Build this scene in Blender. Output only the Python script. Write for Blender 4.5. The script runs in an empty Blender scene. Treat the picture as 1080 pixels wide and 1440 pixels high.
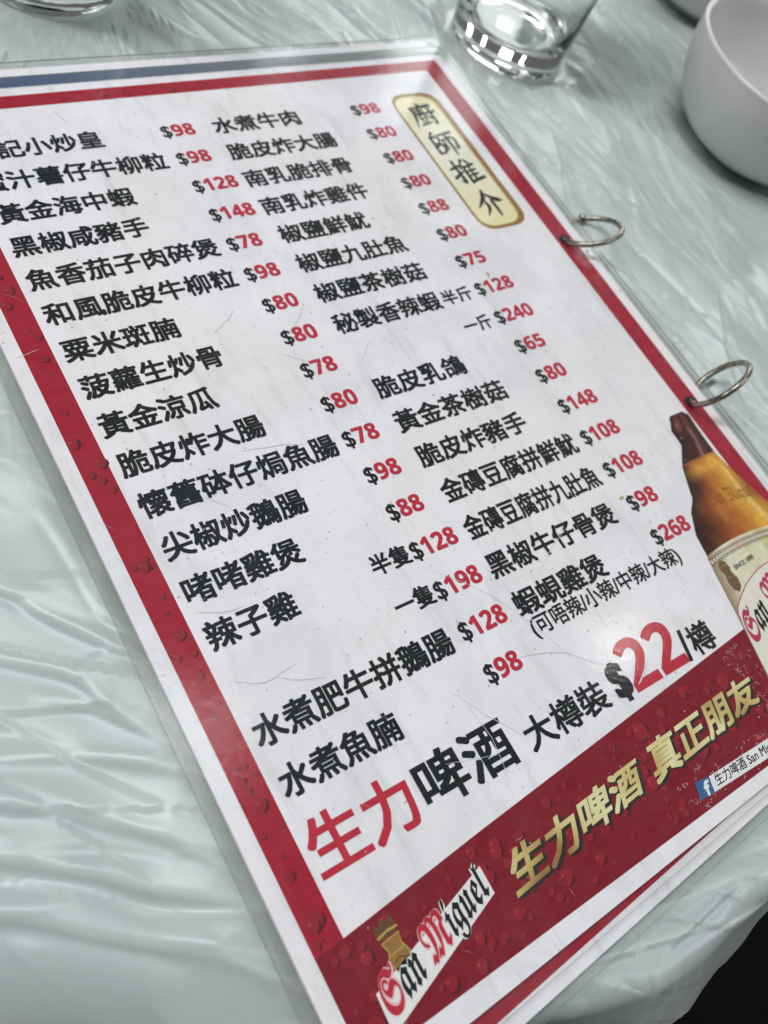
import bpy, math, random
import numpy as np
from mathutils import Matrix, Vector

random.seed(7)
rng = np.random.default_rng(7)
S = bpy.context.scene
COL = S.collection
R_ = math.radians

# ------------------------------------------------------------------ camera
cam = bpy.data.cameras.new('camera')
cam.sensor_fit = 'VERTICAL'
cam.sensor_height = 36.0
cam.sensor_width = 27.0
cam.lens = 36.0 * 1231.0 / 1440.0
cam.clip_start = 0.01
cam.clip_end = 50
cam_o = bpy.data.objects.new('camera', cam)
COL.objects.link(cam_o)
right = Vector((0.8179195, -0.4924591, 0.2974756))
down = Vector((-0.3150999, -0.8160425, -0.4845480))
fwd = Vector((0.4813728, 0.3025868, -0.8226308))
cl = Vector((-0.0452562, -0.2426765, 0.1937814))
cam_o.matrix_world = Matrix(((right.x, -down.x, -fwd.x, cl.x),
                             (right.y, -down.y, -fwd.y, cl.y),
                             (right.z, -down.z, -fwd.z, cl.z),
                             (0, 0, 0, 1)))
cam.dof.use_dof = True
cam.dof.focus_distance = 0.22
cam.dof.aperture_fstop = 14.0
S.camera = cam_o

# ------------------------------------------------------------------ light
W = bpy.data.worlds.new('World')
S.world = W
W.use_nodes = True
W.node_tree.nodes['Background'].inputs[0].default_value = (1.0, 0.97, 0.93, 1)
W.node_tree.nodes['Background'].inputs[1].default_value = 0.12
S.view_settings.view_transform = 'Standard'
S.view_settings.look = 'None'
S.view_settings.exposure = -0.22
S.view_settings.gamma = 1.0
S.cycles.transparent_max_bounces = 48      # many clear film layers lie over each other


def area(name, loc, target, size, power, color):
    l = bpy.data.lights.new(name, 'AREA')
    l.shape = 'RECTANGLE'
    l.size, l.size_y = size
    l.energy = power
    l.color = color
    o = bpy.data.objects.new(name, l)
    COL.objects.link(o)
    o.location = loc
    o.rotation_euler = (Vector(target) - Vector(loc)).to_track_quat('-Z', 'Y').to_euler()
    return o


# added unseen strip lights: overhead left, beyond the table, to the right; one bare bulb
for k in range(3):
    area('overhead_fill_strip', (-1.30 + 0.36 * k, 0.62, 1.7), (-1.15 + 0.36 * k, 0.55, 0), (0.20, 2.4), 15.5, (0.96, 0.985, 1.0))
for x, y, z, wd, p in ((1.75, 2.35, 1.15, .10, 5.0), (2.0, 1.75, 1.05, .34, 10.0), (2.55, 1.2, 1.2, .12, 4.5), (2.85, .55, 1.1, .24, 7.0)):
    area('far_fill_strip', (x, y, z), (0.15, -0.1, 0), (wd, 1.1), p, (0.95, 0.985, 1.0))
for k in range(2):
    area('right_fill_strip', (1.1 + 0.75 * k, -1.95 + 0.5 * k, 1.7), (0.15, -0.1, 0), (0.18, 1.3), 9.0, (0.93, 0.98, 1.0))
area('bulb', (1.30, -0.14, 1.5), (0.11, -0.23, 0), (0.055, 0.055), 0.8, (1.0, 0.95, 0.88))


# ------------------------------------------------------------------ materials
def nt(name):
    m = bpy.data.materials.new(name)
    m.use_nodes = True
    t = m.node_tree
    return m, t, t.nodes['Principled BSDF']


def lnk(t, a, b):
    t.links.new(a, b)


def flat(name, c, rough=0.5, metal=0.0, spec=0.5):
    m, t, b = nt(name)
    b.inputs['Base Color'].default_value = (*c, 1)
    b.inputs['Roughness'].default_value = rough
    b.inputs['Metallic'].default_value = metal
    b.inputs['Specular IOR Level'].default_value = spec
    return m


def noise(t, scale, detail=4, rough=0.6, vec=None, dist=0.0):
    n = t.nodes.new('ShaderNodeTexNoise')
    n.inputs['Scale'].default_value = scale
    n.inputs['Detail'].default_value = detail
    n.inputs['Roughness'].default_value = rough
    n.inputs['Distortion'].default_value = dist
    if vec is not None:
        lnk(t, vec, n.inputs['Vector'])
    return n


def ramp(t, src, stops):
    r = t.nodes.new('ShaderNodeValToRGB')
    e = r.color_ramp.elements
    while len(e) < len(stops):
        e.new(0.5)
    for k, (p, c) in enumerate(stops):
        e[k].position = p
        e[k].color = (*c, 1) if len(c) == 3 else c
    lnk(t, src, r.inputs[0])
    return r


def mixc(t, fac, a, b, blend='MIX'):
    n = t.nodes.new('ShaderNodeMix')
    n.data_type = 'RGBA'
    n.blend_type = blend
    for sock, v in ((n.inputs[0], fac), (n.inputs[6], a), (n.inputs[7], b)):
        if hasattr(v, 'links') or isinstance(v, bpy.types.NodeSocket):
            lnk(t, v, sock)
        elif isinstance(v, (int, float)):
            sock.default_value = v
        else:
            sock.default_value = (*v, 1)
    return n.outputs[2]


def coords(t, scale=(1, 1, 1), rot=(0, 0, 0)):
    tc = t.nodes.new('ShaderNodeTexCoord')
    mp = t.nodes.new('ShaderNodeMapping')
    mp.inputs['Scale'].default_value = scale
    mp.inputs['Rotation'].default_value = rot
    lnk(t, tc.outputs['Object'], mp.inputs['Vector'])
    return mp.outputs[0]


def printed(name, c, wear=0.12, gloss=0.45):
    """print ink on paper: base colour with slight grain and wear"""
    m, t, b = nt(name)
    v = coords(t)
    n = noise(t, 260, 6, 0.7, v)
    r = ramp(t, n.outputs[0], [(0.35, c), (0.75, tuple(min(1, x * (1 + wear) + 0.010) for x in c))])
    lnk(t, r.outputs[0], b.inputs['Base Color'])
    b.inputs['Roughness'].default_value = gloss
    b.inputs['Specular IOR Level'].default_value = 0.15
    return m


def make_paper():
    m, t, b = nt('worn_white_paper')
    v = coords(t)
    n1 = noise(t, 38, 7, 0.68, v, 0.6)
    r1 = ramp(t, n1.outputs[0], [(0.40, (0, 0, 0)), (0.72, (1, 1, 1))])
    c1 = mixc(t, r1.outputs[0], (0.83, 0.81, 0.865), (0.69, 0.685, 0.71))
    # warm pink sheen painted into the paper colour as soft patches
    n2 = noise(t, 13, 3, 0.5, v)
    r2 = ramp(t, n2.outputs[0], [(0.42, (0, 0, 0)), (0.70, (0.8, 0.8, 0.8))])
    c2 = mixc(t, r2.outputs[0], c1, (0.83, 0.775, 0.775))
    # rubbed streaks
    v3 = coords(t, (1, 0.16, 1), (0, 0, 0.9))
    n3 = noise(t, 190, 5, 0.7, v3, 0.3)
    r3 = ramp(t, n3.outputs[0], [(0.54, (0, 0, 0)), (0.78, (0.75, 0.75, 0.75))])
    c3 = mixc(t, r3.outputs[0], c2, (0.55, 0.555, 0.565))
    # specks
    n4 = noise(t, 620, 2, 0.5, v)
    r4 = ramp(t, n4.outputs[0], [(0.70, (0, 0, 0)), (0.77, (0.8, 0.8, 0.8))])
    c4 = mixc(t, r4.outputs[0], c3, (0.30, 0.29, 0.28))
    lnk(t, c4, b.inputs['Base Color'])
    b.inputs['Roughness'].default_value = 0.6
    b.inputs['Specular IOR Level'].default_value = 0.1
    return m


def make_film():
    """clear laminating film: transparent sheet with a scuffed gloss"""
    m, t, b = nt('clear_laminating_film')
    t.nodes.remove(b)
    out = t.nodes['Material Output']
    tr = t.nodes.new('ShaderNodeBsdfTransparent')
    tr.inputs[0].default_value = (0.990, 0.993, 0.988, 1)
    gl = t.nodes.new('ShaderNodeBsdfGlossy')
    df = t.nodes.new('ShaderNodeBsdfDiffuse')
    df.inputs[0].default_value = (0.62, 0.64, 0.64, 1)
    v = coords(t)
    n = noise(t, 420, 5, 0.75, v)
    rr = ramp(t, n.outputs[0], [(0.35, (0.06, 0.06, 0.06)), (0.8, (0.20, 0.20, 0.20))])
    lnk(t, rr.outputs[0], gl.inputs['Roughness'])
    n2 = noise(t, 900, 3, 0.6, v)
    n3 = noise(t, 28, 2, 0.5, v)
    ad = t.nodes.new('ShaderNodeMath')
    ad.operation = 'MULTIPLY_ADD'
    lnk(t, n3.outputs[0], ad.inputs[0])
    ad.inputs[1].default_value = 6.0
    lnk(t, n2.outputs[0], ad.inputs[2])
    bp = t.nodes.new('ShaderNodeBump')
    bp.inputs['Strength'].default_value = 0.22
    bp.inputs['Distance'].default_value = 0.00012
    lnk(t, ad.outputs[0], bp.inputs['Height'])
    lnk(t, bp.outputs[0], gl.inputs['Normal'])
    fr = t.nodes.new('ShaderNodeFresnel')
    fr.inputs['IOR'].default_value = 1.32
    mx0 = t.nodes.new('ShaderNodeMixShader')
    nz = noise(t, 55, 6, 0.7, v)
    hz = ramp(t, nz.outputs[0], [(0.4, (0.004, 0.004, 0.004)), (0.8, (0.022, 0.022, 0.022))])
    lnk(t, hz.outputs[0], mx0.inputs[0])
    lnk(t, tr.outputs[0], mx0.inputs[1])
    lnk(t, df.outputs[0], mx0.inputs[2])
    mx = t.nodes.new('ShaderNodeMixShader')
    # the gloss sits on the outer faces only (rays run straight through the thin film)
    ge = t.nodes.new('ShaderNodeNewGeometry')
    ou = t.nodes.new('ShaderNodeMath')
    ou.operation = 'SUBTRACT'
    ou.inputs[0].default_value = 1.0
    lnk(t, ge.outputs['Backfacing'], ou.inputs[1])
    fm = t.nodes.new('ShaderNodeMath')
    fm.operation = 'MULTIPLY'
    lnk(t, fr.outputs[0], fm.inputs[0])
    lnk(t, ou.outputs[0], fm.inputs[1])
    lnk(t, fm.outputs[0], mx.inputs[0])
    lnk(t, mx0.outputs[0], mx.inputs[1])
    lnk(t, gl.outputs[0], mx.inputs[2])
    lnk(t, mx.outputs[0], out.inputs['Surface'])
    return m


def make_cloth():
    m, t, b = nt('thin_polythene_sheet')
    v = coords(t, (1, 1, 0.5))
    n1 = noise(t, 11, 5, 0.6, v, 0.8)
    r1 = ramp(t, n1.outputs[0], [(0.38, (0.475, 0.537, 0.518)), (0.50, (0.537, 0.606, 0.583)), (0.66, (0.597, 0.676, 0.648))])
    # patches where the film clings to the table and looks greyer
    v2 = coords(t, (1.0, 0.33, 1), (0, 0, -0.12))
    n2 = noise(t, 26, 4, 0.6, v2, 1.2)
    r2 = ramp(t, n2.outputs[0], [(0.50, (0, 0, 0)), (0.54, (0.8, 0.8, 0.8)), (0.68, (0.2, 0.2, 0.2))])
    c = mixc(t, r2.outputs[0], r1.outputs[0], (0.43, 0.475, 0.465))
    # doubled layers along the folds, and paler lines along the creases
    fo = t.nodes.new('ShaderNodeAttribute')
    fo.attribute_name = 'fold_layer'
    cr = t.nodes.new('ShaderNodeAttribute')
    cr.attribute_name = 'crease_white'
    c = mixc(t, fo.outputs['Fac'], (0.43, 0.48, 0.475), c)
    c = mixc(t, cr.outputs['Fac'], c, (0.66, 0.72, 0.71))
    lnk(t, c, b.inputs['Base Color'])
    # sharp little crinkles
    v3 = coords(t, (1.0, 0.13, 1), (0, 0, 0.10))
    n3 = noise(t, 24, 1, 0.5, v3, 0.4)
    n3.noise_type = 'RIDGED_MULTIFRACTAL'
    n4 = noise(t, 90, 3, 0.5, v, 1.0)
    ad = t.nodes.new('ShaderNodeMath')
    ad.operation = 'MULTIPLY_ADD'
    lnk(t, n4.outputs[0], ad.inputs[0])
    ad.inputs[1].default_value = 0.8
    lnk(t, n3.outputs[0], ad.inputs[2])
    bp = t.nodes.new('ShaderNodeBump')
    bp.inputs['Strength'].default_value = 0.45
    bp.inputs['Distance'].default_value = 0.00020
    lnk(t, ad.outputs[0], bp.inputs['Height'])
    lnk(t, bp.outputs[0], b.inputs['Normal'])
    b.inputs['Roughness'].default_value = 0.30
    b.inputs['Specular IOR Level'].default_value = 0.5
    return m


def make_gold():
    m, t, b = nt('gold_print')
    tc = t.nodes.new('ShaderNodeTexCoord')
    n = noise(t, 32, 1, 0.5, tc.outputs['Object'], 0.6)
    r = ramp(t, n.outputs[0], [(0.36, (0.30, 0.16, 0.04)), (0.47, (0.60, 0.48, 0.18)), (0.56, (0.76, 0.71, 0.40)), (0.7, (0.60, 0.48, 0.17))])
    lnk(t, r.outputs[0], b.inputs['Base Color'])
    b.inputs['Roughness'].default_value = 0.4
    return m


def make_attr(name):
    m, t, b = nt(name)
    a = t.nodes.new('ShaderNodeVertexColor')
    a.layer_name = 'print_colour'
    n = noise(t, 500, 3, 0.6, coords(t))
    r = ramp(t, n.outputs[0], [(0.3, (0.85, 0.85, 0.85)), (0.7, (1.1, 1.1, 1.1))])
    lnk(t, mixc(t, 1.0, a.outputs[0], r.outputs[0], 'MULTIPLY'), b.inputs['Base Color'])
    b.inputs['Roughness'].default_value = 0.5
    b.inputs['Specular IOR Level'].default_value = 0.15
    return m


def make_metal():
    m, t, b = nt('tarnished_nickel')
    v = coords(t)
    n = noise(t, 700, 4, 0.7, v)
    r = ramp(t, n.outputs[0], [(0.36, (0.10, 0.085, 0.06)), (0.52, (0.38, 0.36, 0.31)), (0.7, (0.55, 0.53, 0.47))])
    lnk(t, r.outputs[0], b.inputs['Base Color'])
    b.inputs['Metallic'].default_value = 1.0
    b.inputs['Roughness'].default_value = 0.32
    return m


def make_glass():
    m, t, b = nt('clear_glass')
    b.inputs['Base Color'].default_value = (0.965, 0.985, 0.97, 1)
    b.inputs['Roughness'].default_value = 0.02
    b.inputs['Transmission Weight'].default_value = 1.0
    b.inputs['IOR'].default_value = 1.5
    return m


def make_glaze():
    m, t, b = nt('white_glaze')
    v = coords(t)
    n = noise(t, 30, 4, 0.6, v)
    r = ramp(t, n.outputs[0], [(0.3, (0.60, 0.59, 0.575)), (0.7, (0.68, 0.67, 0.66))])
    lnk(t, r.outputs[0], b.inputs['Base Color'])
    b.inputs['Roughness'].default_value = 0.22
    return m


M = dict(
    paper=make_paper(), film=make_film(), cloth=make_cloth(), gold=make_gold(), art=make_attr('printed_picture'),
    metal=make_metal(), glass=make_glass(), glaze=make_glaze(),
    black=printed('black_ink', (0.006, 0.009, 0.011)), red=printed('red_ink', (0.46, 0.022, 0.045)),
    border=printed('crimson_border_ink', (0.325, 0.009, 0.028)), band=printed('dark_red_band_ink', (0.195, 0.006, 0.017)),
    drop_light=printed('droplet_highlight_ink', (0.40, 0.035, 0.05)), drop_dark=printed('droplet_edge_ink', (0.085, 0.006, 0.012)),
    drop_pale=printed('splash_ink', (0.50, 0.30, 0.31)),
    cream=printed('cream_ink', (0.80, 0.74, 0.45)), brown=printed('brown_outline_ink', (0.28, 0.15, 0.04)),
    brown2=printed('dark_brown_ink', (0.12, 0.06, 0.025)),
    gold_line=printed('gold_line_ink', (0.48, 0.33, 0.11)), white=printed('white_ink', (0.74, 0.73, 0.73)), pink=printed('pink_outline_ink', (0.72, 0.45, 0.47)),
    fb=printed('blue_square_ink', (0.035, 0.11, 0.27)), blue=None,
    hole=flat('punched_hole_dark', (0.012, 0.011, 0.010), 0.8),
    floor=None, scratch=printed('scratch_grey', (0.62, 0.61, 0.63)), scratch2=printed('scratch_dark', (0.52, 0.51, 0.52)),
    stain=printed('brown_sauce_stain', (0.42, 0.31, 0.15)), stain2=printed('yellow_grease_stain', (0.66, 0.64, 0.57)),
    embroid=printed('amber_relief_ink', (0.23, 0.075, 0.012)), label_line=printed('label_line_ink', (0.20, 0.13, 0.08)),
    fleur=printed('rose_ink', (0.42, 0.03, 0.085)), crest=printed('crest_ink', (0.15, 0.09, 0.05)),
    crest_gold=printed('crest_gold_ink', (0.42, 0.30, 0.07)), oval=printed('label_white_ink', (0.70, 0.68, 0.60)),
)


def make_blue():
    m, t, b = nt('blue_ink_grey_sheen')
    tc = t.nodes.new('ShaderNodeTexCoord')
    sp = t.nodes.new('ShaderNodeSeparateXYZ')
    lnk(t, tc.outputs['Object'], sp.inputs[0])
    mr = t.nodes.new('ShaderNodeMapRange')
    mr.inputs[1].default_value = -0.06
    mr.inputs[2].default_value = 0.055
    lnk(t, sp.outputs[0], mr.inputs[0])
    r = ramp(t, mr.outputs[0], [(0.0, (0.055, 0.095, 0.20)), (1.0, (0.17, 0.19, 0.19))])  # blue ink; towards the right a grey reflection is painted into its colour
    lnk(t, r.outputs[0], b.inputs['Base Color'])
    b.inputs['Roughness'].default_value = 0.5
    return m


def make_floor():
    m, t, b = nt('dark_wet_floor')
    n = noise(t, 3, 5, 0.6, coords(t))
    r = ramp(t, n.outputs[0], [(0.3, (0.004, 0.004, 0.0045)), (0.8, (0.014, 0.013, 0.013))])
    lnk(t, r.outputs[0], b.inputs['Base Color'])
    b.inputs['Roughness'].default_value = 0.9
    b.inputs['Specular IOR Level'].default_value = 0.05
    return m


def make_seal():
    m, t, b = nt('sealed_film_margin')
    t.nodes.remove(b)
    tr = t.nodes.new('ShaderNodeBsdfTransparent')
    tr.inputs[0].default_value = (0.955, 0.958, 0.94, 1)
    df = t.nodes.new('ShaderNodeBsdfDiffuse')
    n = noise(t, 120, 5, 0.7, coords(t))
    r = ramp(t, n.outputs[0], [(0.3, (0.44, 0.45, 0.42)), (0.75, (0.56, 0.57, 0.54))])
    lnk(t, r.outputs[0], df.inputs[0])
    mx = t.nodes.new('ShaderNodeMixShader')
    r2 = ramp(t, n.outputs[0], [(0.3, (0.06, 0.06, 0.06)), (0.75, (0.26, 0.26, 0.26))])
    lnk(t, r2.outputs[0], mx.inputs[0])
    lnk(t, tr.outputs[0], mx.inputs[1])
    lnk(t, df.outputs[0], mx.inputs[2])
    lnk(t, mx.outputs[0], t.nodes['Material Output'].inputs['Surface'])
    return m


M['seal'] = make_seal()
M['edge'] = flat('cut_film_edge', (0.50, 0.53, 0.50), 0.5, 0, 0.3)
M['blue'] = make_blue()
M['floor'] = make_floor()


def make_plaque():
    m, t, b = nt('cream_plaque_ink')
    tc = t.nodes.new('ShaderNodeTexCoord')
    sp = t.nodes.new('ShaderNodeSeparateXYZ')
    lnk(t, tc.outputs['Object'], sp.inputs[0])
    mr = t.nodes.new('ShaderNodeMapRange')
    mr.inputs[1].default_value = 0.052
    mr.inputs[2].default_value = 0.120
    lnk(t, sp.outputs[1], mr.inputs[0])
    r = ramp(t, mr.outputs[0], [(0.05, (0.80, 0.73, 0.42)), (0.45, (0.82, 0.79, 0.66)), (0.6, (0.82, 0.79, 0.66)), (0.98, (0.80, 0.74, 0.44))])
    lnk(t, r.outputs[0], b.inputs['Base Color'])
    b.inputs['Roughness'].default_value = 0.5
    return m


M['plaque'] = make_plaque()

# ------------------------------------------------------------------ helpers
WL = {}


def thing(name, label, cat, loc, group=None):
    o = bpy.data.objects.new(name, None)
    COL.objects.link(o)
    o.empty_display_size = 0.02
    o.location = loc
    o['label'] = label
    o['category'] = cat
    if group:
        o['group'] = group
    WL[o.name] = Vector(loc)
    return o


def obj(name, verts, faces, mats, parent=None, fm=None, smooth=False, z=None):
    """one mesh object; verts are world coordinates"""
    off = WL[parent.name] if parent else Vector((0, 0, 0))
    me = bpy.data.meshes.new(name)
    va = np.asarray(verts, dtype=np.float64)
    if z is not None:
        va = np.c_[va[:, 0], va[:, 1], np.full(len(va), z)]
    me.from_pydata((va - np.array(off)).tolist(), [], [list(f) for f in faces])
    for m in (mats if isinstance(mats, (list, tuple)) else [mats]):
        me.materials.append(m)
    if fm is not None:
        me.polygons.foreach_set('material_index', fm)
    if smooth:
        me.polygons.foreach_set('use_smooth', [True] * len(me.polygons))
    me.update()
    o = bpy.data.objects.new(name, me)
    COL.objects.link(o)
    if parent:
        o.parent = parent
    WL[o.name] = off
    return o


def uv(pts, z):
    """menu millimetres (u right, v down) to world"""
    return [(u / 1000.0, -v / 1000.0, z / 1000.0) for u, v in pts]


class Flat:
    """collects flat printed shapes in menu millimetres"""

    def __init__(self):
        self.v, self.f, self.m = [], [], []

    def poly(self, pts, z, mi=0):
        b = len(self.v)
        pts = list(pts)
        a = sum(pts[i - 1][0] * pts[i][1] - pts[i][0] * pts[i - 1][1] for i in range(len(pts)))
        if a > 0:
            pts = pts[::-1]
        self.v += uv(pts, z)
        self.f.append(range(b, b + len(pts)))
        self.m.append(mi)

    def strip(self, pl, z, mi=0, caps=True):
        """brush stroke: polyline of (u, v, width)"""
        pl = [tuple(p) for p in pl]
        n = len(pl)
        L, Rr = [], []
        for i, (x, y, w) in enumerate(pl):
            x0, y0, _ = pl[max(0, i - 1)]
            x1, y1, _ = pl[min(n - 1, i + 1)]
            dx, dy = x1 - x0, y1 - y0
            d = math.hypot(dx, dy) or 1
            nx, ny = -dy / d * w / 2, dx / d * w / 2
            L.append((x + nx, y + ny))
            Rr.append((x - nx, y - ny))
        for i in range(n - 1):
            self.poly([L[i], L[i + 1], Rr[i + 1], Rr[i]], z, mi)
        if caps:
            for k in (0, n - 1):
                x, y, w = pl[k]
                if w > 0.05:
                    self.poly([(x + w / 2 * math.cos(a), y + w / 2 * math.sin(a))
                               for a in np.linspace(0, 2 * math.pi, 9)[:-1]], z + 0.0006 * (k + 1), mi)

    def obj(self, name, mats, parent):
        return obj(name, self.v, self.f, mats, parent, self.m)


def smooth_line(ctrl, n=6):
    """Catmull-Rom through control points (any dimension)"""
    c = [np.array(p, float) for p in ctrl]
    if len(c) < 3:
        return [tuple(c[0] + (c[-1] - c[0]) * k / n) for k in range(n + 1)]
    c = [2 * c[0] - c[1]] + c + [2 * c[-1] - c[-2]]
    out = []
    for i in range(1, len(c) - 2):
        for k in range(n):
            t = k / n
            p0, p1, p2, p3 = c[i - 1:i + 3]
            out.append(tuple(0.5 * (2 * p1 + (p2 - p0) * t + (2 * p0 - 5 * p1 + 4 * p2 - p3) * t * t
                                    + (3 * p1 - p0 - 3 * p2 + p3) * t ** 3)))
    out.append(tuple(c[-2]))
    return out


def lettering(name, s, quad, z, mats, parent, bold=0.0, idx=None, box='ink', thin=0.0):
    """text as flat print, its box stretched over quad = [bottom-left, bottom-right, top-right, top-left] in menu mm.
    bold: half the extra stroke width in ems. box 'cjk': nominal glyph box vertically,
    'cap': baseline to cap height, 'ink': true bounds"""
    c = bpy.data.curves.new(name, 'FONT')
    c.body = s
    c.size = 1.0
    c.offset = thin
    c.resolution_u = 3
    for m in mats:
        c.materials.append(m)
    if idx:
        for k, i in enumerate(idx):
            c.body_format[k].material_index = i
    tmp = bpy.data.objects.new('tmp_text', c)
    COL.objects.link(tmp)
    dg = bpy.context.evaluated_depsgraph_get()
    me = bpy.data.meshes.new_from_object(tmp.evaluated_get(dg))
    bpy.data.objects.remove(tmp)
    bpy.data.curves.remove(c)
    me.calc_loop_triangles()
    n, nt_ = len(me.vertices), len(me.loop_triangles)
    co = np.empty(n * 3)
    me.vertices.foreach_get('co', co)
    co = co.reshape(-1, 3)[:, :2]
    tri = np.empty(nt_ * 3, dtype=np.int32)
    me.loop_triangles.foreach_get('vertices', tri)
    tri = tri.reshape(-1, 3)
    pi = np.empty(nt_, dtype=np.int32)
    me.loop_triangles.foreach_get('material_index', pi)
    bpy.data.meshes.remove(me)
    # a heavier weight: the outline struck several times, a hair apart
    sh = [(0.0, 0.0)]
    if bold > 0:
        sh = [(bold * i, bold * j) for i in (-1, 0, 1) for j in (-1, 0, 1) if i or j]
        if bold > .04:
            sh += [(.5 * a, .5 * b) for a, b in sh]
    V = np.concatenate([co + np.array(d) for d in sh])
    lay = np.repeat(np.arange(len(sh)), n)
    T = np.concatenate([tri + k * n for k in range(len(sh))])
    PI = np.tile(pi, len(sh))
    x0, x1 = V[:, 0].min(), V[:, 0].max()
    if box == 'cjk':
        y0, y1 = -0.085 - bold, 0.85 + bold
    elif box == 'cap':
        y0, y1 = -0.008 - bold, 0.735 + bold
    else:
        y0, y1 = V[:, 1].min(), V[:, 1].max()
    a = ((V[:, 0] - x0) / (x1 - x0))[:, None]
    b = ((V[:, 1] - y0) / (y1 - y0))[:, None]
    BL, BR, TR, TL = [np.array(q, float) for q in quad]
    p = (1 - b) * ((1 - a) * BL + a * BR) + b * ((1 - a) * TL + a * TR)
    w = np.c_[p[:, 0] / 1000, -p[:, 1] / 1000, (z + lay * 0.0011) / 1000]
    return obj(name, w, T, mats, parent, PI)


def rect(u0, u1, v0, v1):
    return [(u0, v1), (u1, v1), (u1, v0), (u0, v0)]


def rounded(corners, r, n=5):
    """rounded polygon from corner list"""
    out = []
    m = len(corners)
    for i in range(m):
        p = np.array(corners[i], float)
        a = np.array(corners[i - 1], float) - p
        b = np.array(corners[(i + 1) % m], float) - p
        rr = r[i] if isinstance(r, (list, tuple)) else r
        p0 = p + a / np.linalg.norm(a) * rr
        p1 = p + b / np.linalg.norm(b) * rr
        for k in range(n + 1):
            t = k / n
            out.append(tuple((1 - t) ** 2 * p0 + 2 * t * (1 - t) * p + t * t * p1))
    return out


def slab(name, outline, z0, z1, mat, parent, edge=None):
    """closed sheet of real thickness (mm) over an outline in menu mm"""
    pts = list(outline)
    a = sum(pts[i - 1][0] * pts[i][1] - pts[i][0] * pts[i - 1][1] for i in range(len(pts)))
    if a > 0:
        pts = pts[::-1]
    n = len(pts)
    v = uv(pts, z1) + uv(pts, z0)
    f = [list(range(n)), list(range(2 * n - 1, n - 1, -1))]
    for i in range(n):
        j = (i + 1) % n
        f.append([i, n + i, n + j, j])
    return obj(name, v, f, [mat, edge or mat], parent, [0, 0] + [1] * n)


# ------------------------------------------------------------------ setting
Zt = -4.5          # table cloth level, mm below the top page
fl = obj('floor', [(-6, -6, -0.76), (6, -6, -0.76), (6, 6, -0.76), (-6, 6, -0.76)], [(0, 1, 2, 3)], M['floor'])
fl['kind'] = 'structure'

# ------------------------------------------------------------------ table cloth
CX, CY, RAD = 95.0, 120.0, 420.0
CREASES = [  # polyline in table mm, height, half width, step
    ([(90, 41), (97, 21)], .8, .7, .3), ([(74, 35), (78, 21)], .7, .6, .2), ([(71, 29), (73, 22)], .6, .6, 0),
    ([(115, 49), (128, 24)], .7, .8, .3), ([(136, 47), (140, 34)], .6, .7, 0), ([(106, 49), (108, 41)], .7, .7, 0),
    ([(44, 44), (45, 40)], .8, .8, 0), ([(56, 32), (58, 26)], .7, .7, 0), ([(106, 40), (114, 20)], -.6, 1.2, 0),
    ([(177, 45), (179, 20)], .2, 1.2, .8), ([(219, 40), (221, 20)], .3, 1.2, .6),
    ([(293, 50), (291, 20), (281, -42), (268, -95), (258, -140)], .9, 1.2, .7),
    ([(272, 30), (270, 0), (267, -51), (259, -94), (250, -130)], .8, 1.4, -.6),
    ([(314, 60), (317, 35), (320, 5), (320, -34)], .8, 1.2, .3), ([(226, -32), (232, -69), (236, -110)], .6, 1.4, .3),
    ([(262, -41), (254, -81), (246, -120)], .6, 1.3, -.4),
    ([(265, -60), (263, -83), (259, -121), (251, -164), (240, -215)], 1.0, 1.0, .8),
    ([(271, -60), (269, -84), (267, -126), (265, -151), (262, -200)], .9, 1.0, -.7),
    ([(248, -70), (240, -87), (228, -106), (231, -143), (234, -180)], .6, 2.0, .4),
    ([(222, -90), (226, -115), (230, -147), (231, -174), (228, -220)], .6, 1.6, .5),
    ([(267, -126), (268, -147), (262, -190)], .6, 1.2, .3),
    ([(-60, -182), (-31, -194), (-21, -199), (-7, -209), (6, -219)], 1.3, 1.6, .4),
    ([(-60, -176), (-37, -185), (-23, -198)], -.9, 2.0, .5), ([(-30, -180), (-18, -189), (-7, -203), (4, -214)], .7, 1.3, .5),
    ([(-70, -188), (-42, -199), (-22, -215), (-7, -227), (6, -236)], 1.1, 1.7, .9),
    ([(-70, -198), (-46, -209), (-33, -219), (-20, -230), (-7, -240), (12, -252)], 2.0, 2.2, 1.2),
    ([(-70, -203), (-47, -213), (-32, -223), (-22, -233), (-3, -243), (14, -255)], -2.2, 2.6, -1.0),
    ([(-70, -208), (-49, -219), (-34, -232), (-16, -246), (-6, -257), (10, -270)], 2.0, 2.4, 1.6),
    ([(-24, -238), (-17, -243), (-6, -252), (6, -262)], .8, .9, .3), ([(-70, -214), (-50, -222), (-30, -238), (-22, -246)], -1.2, 3, -.5),
    ([(-50, -130), (-27, -154), (-20, -164), (-10, -177), (-6, -181), (4, -196)], 1.0, 1.3, .9),
    ([(-60, -150), (-32, -170), (-20, -180), (-16, -189), (-8, -200)], 1.0, 1.6, .9),
    ([(-13, -138), (-11, -152), (-10, -166), (-7, -179)], -.9, 1.6, .4), ([(-10, -177), (-20, -180)], .6, 1.0, .3),
    ([(60, -287), (79, -289), (111, -296)], .9, 1.8, -.5), ([(75, -280), (110, -285), (150, -290)], .7, 2.2, .4),
    ([(40, -284), (70, -293), (96, -301)], .8, 1.5, .3), ([(95, -268), (120, -276), (160, -286)], .6, 2.4, .3),
]


def crease_angle(x, y):
    if x > 195:
        return -92 + rng.normal() * 11
    if y > 0:
        return -68 + rng.normal() * 16
    return -42 + rng.normal() * 13


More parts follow.
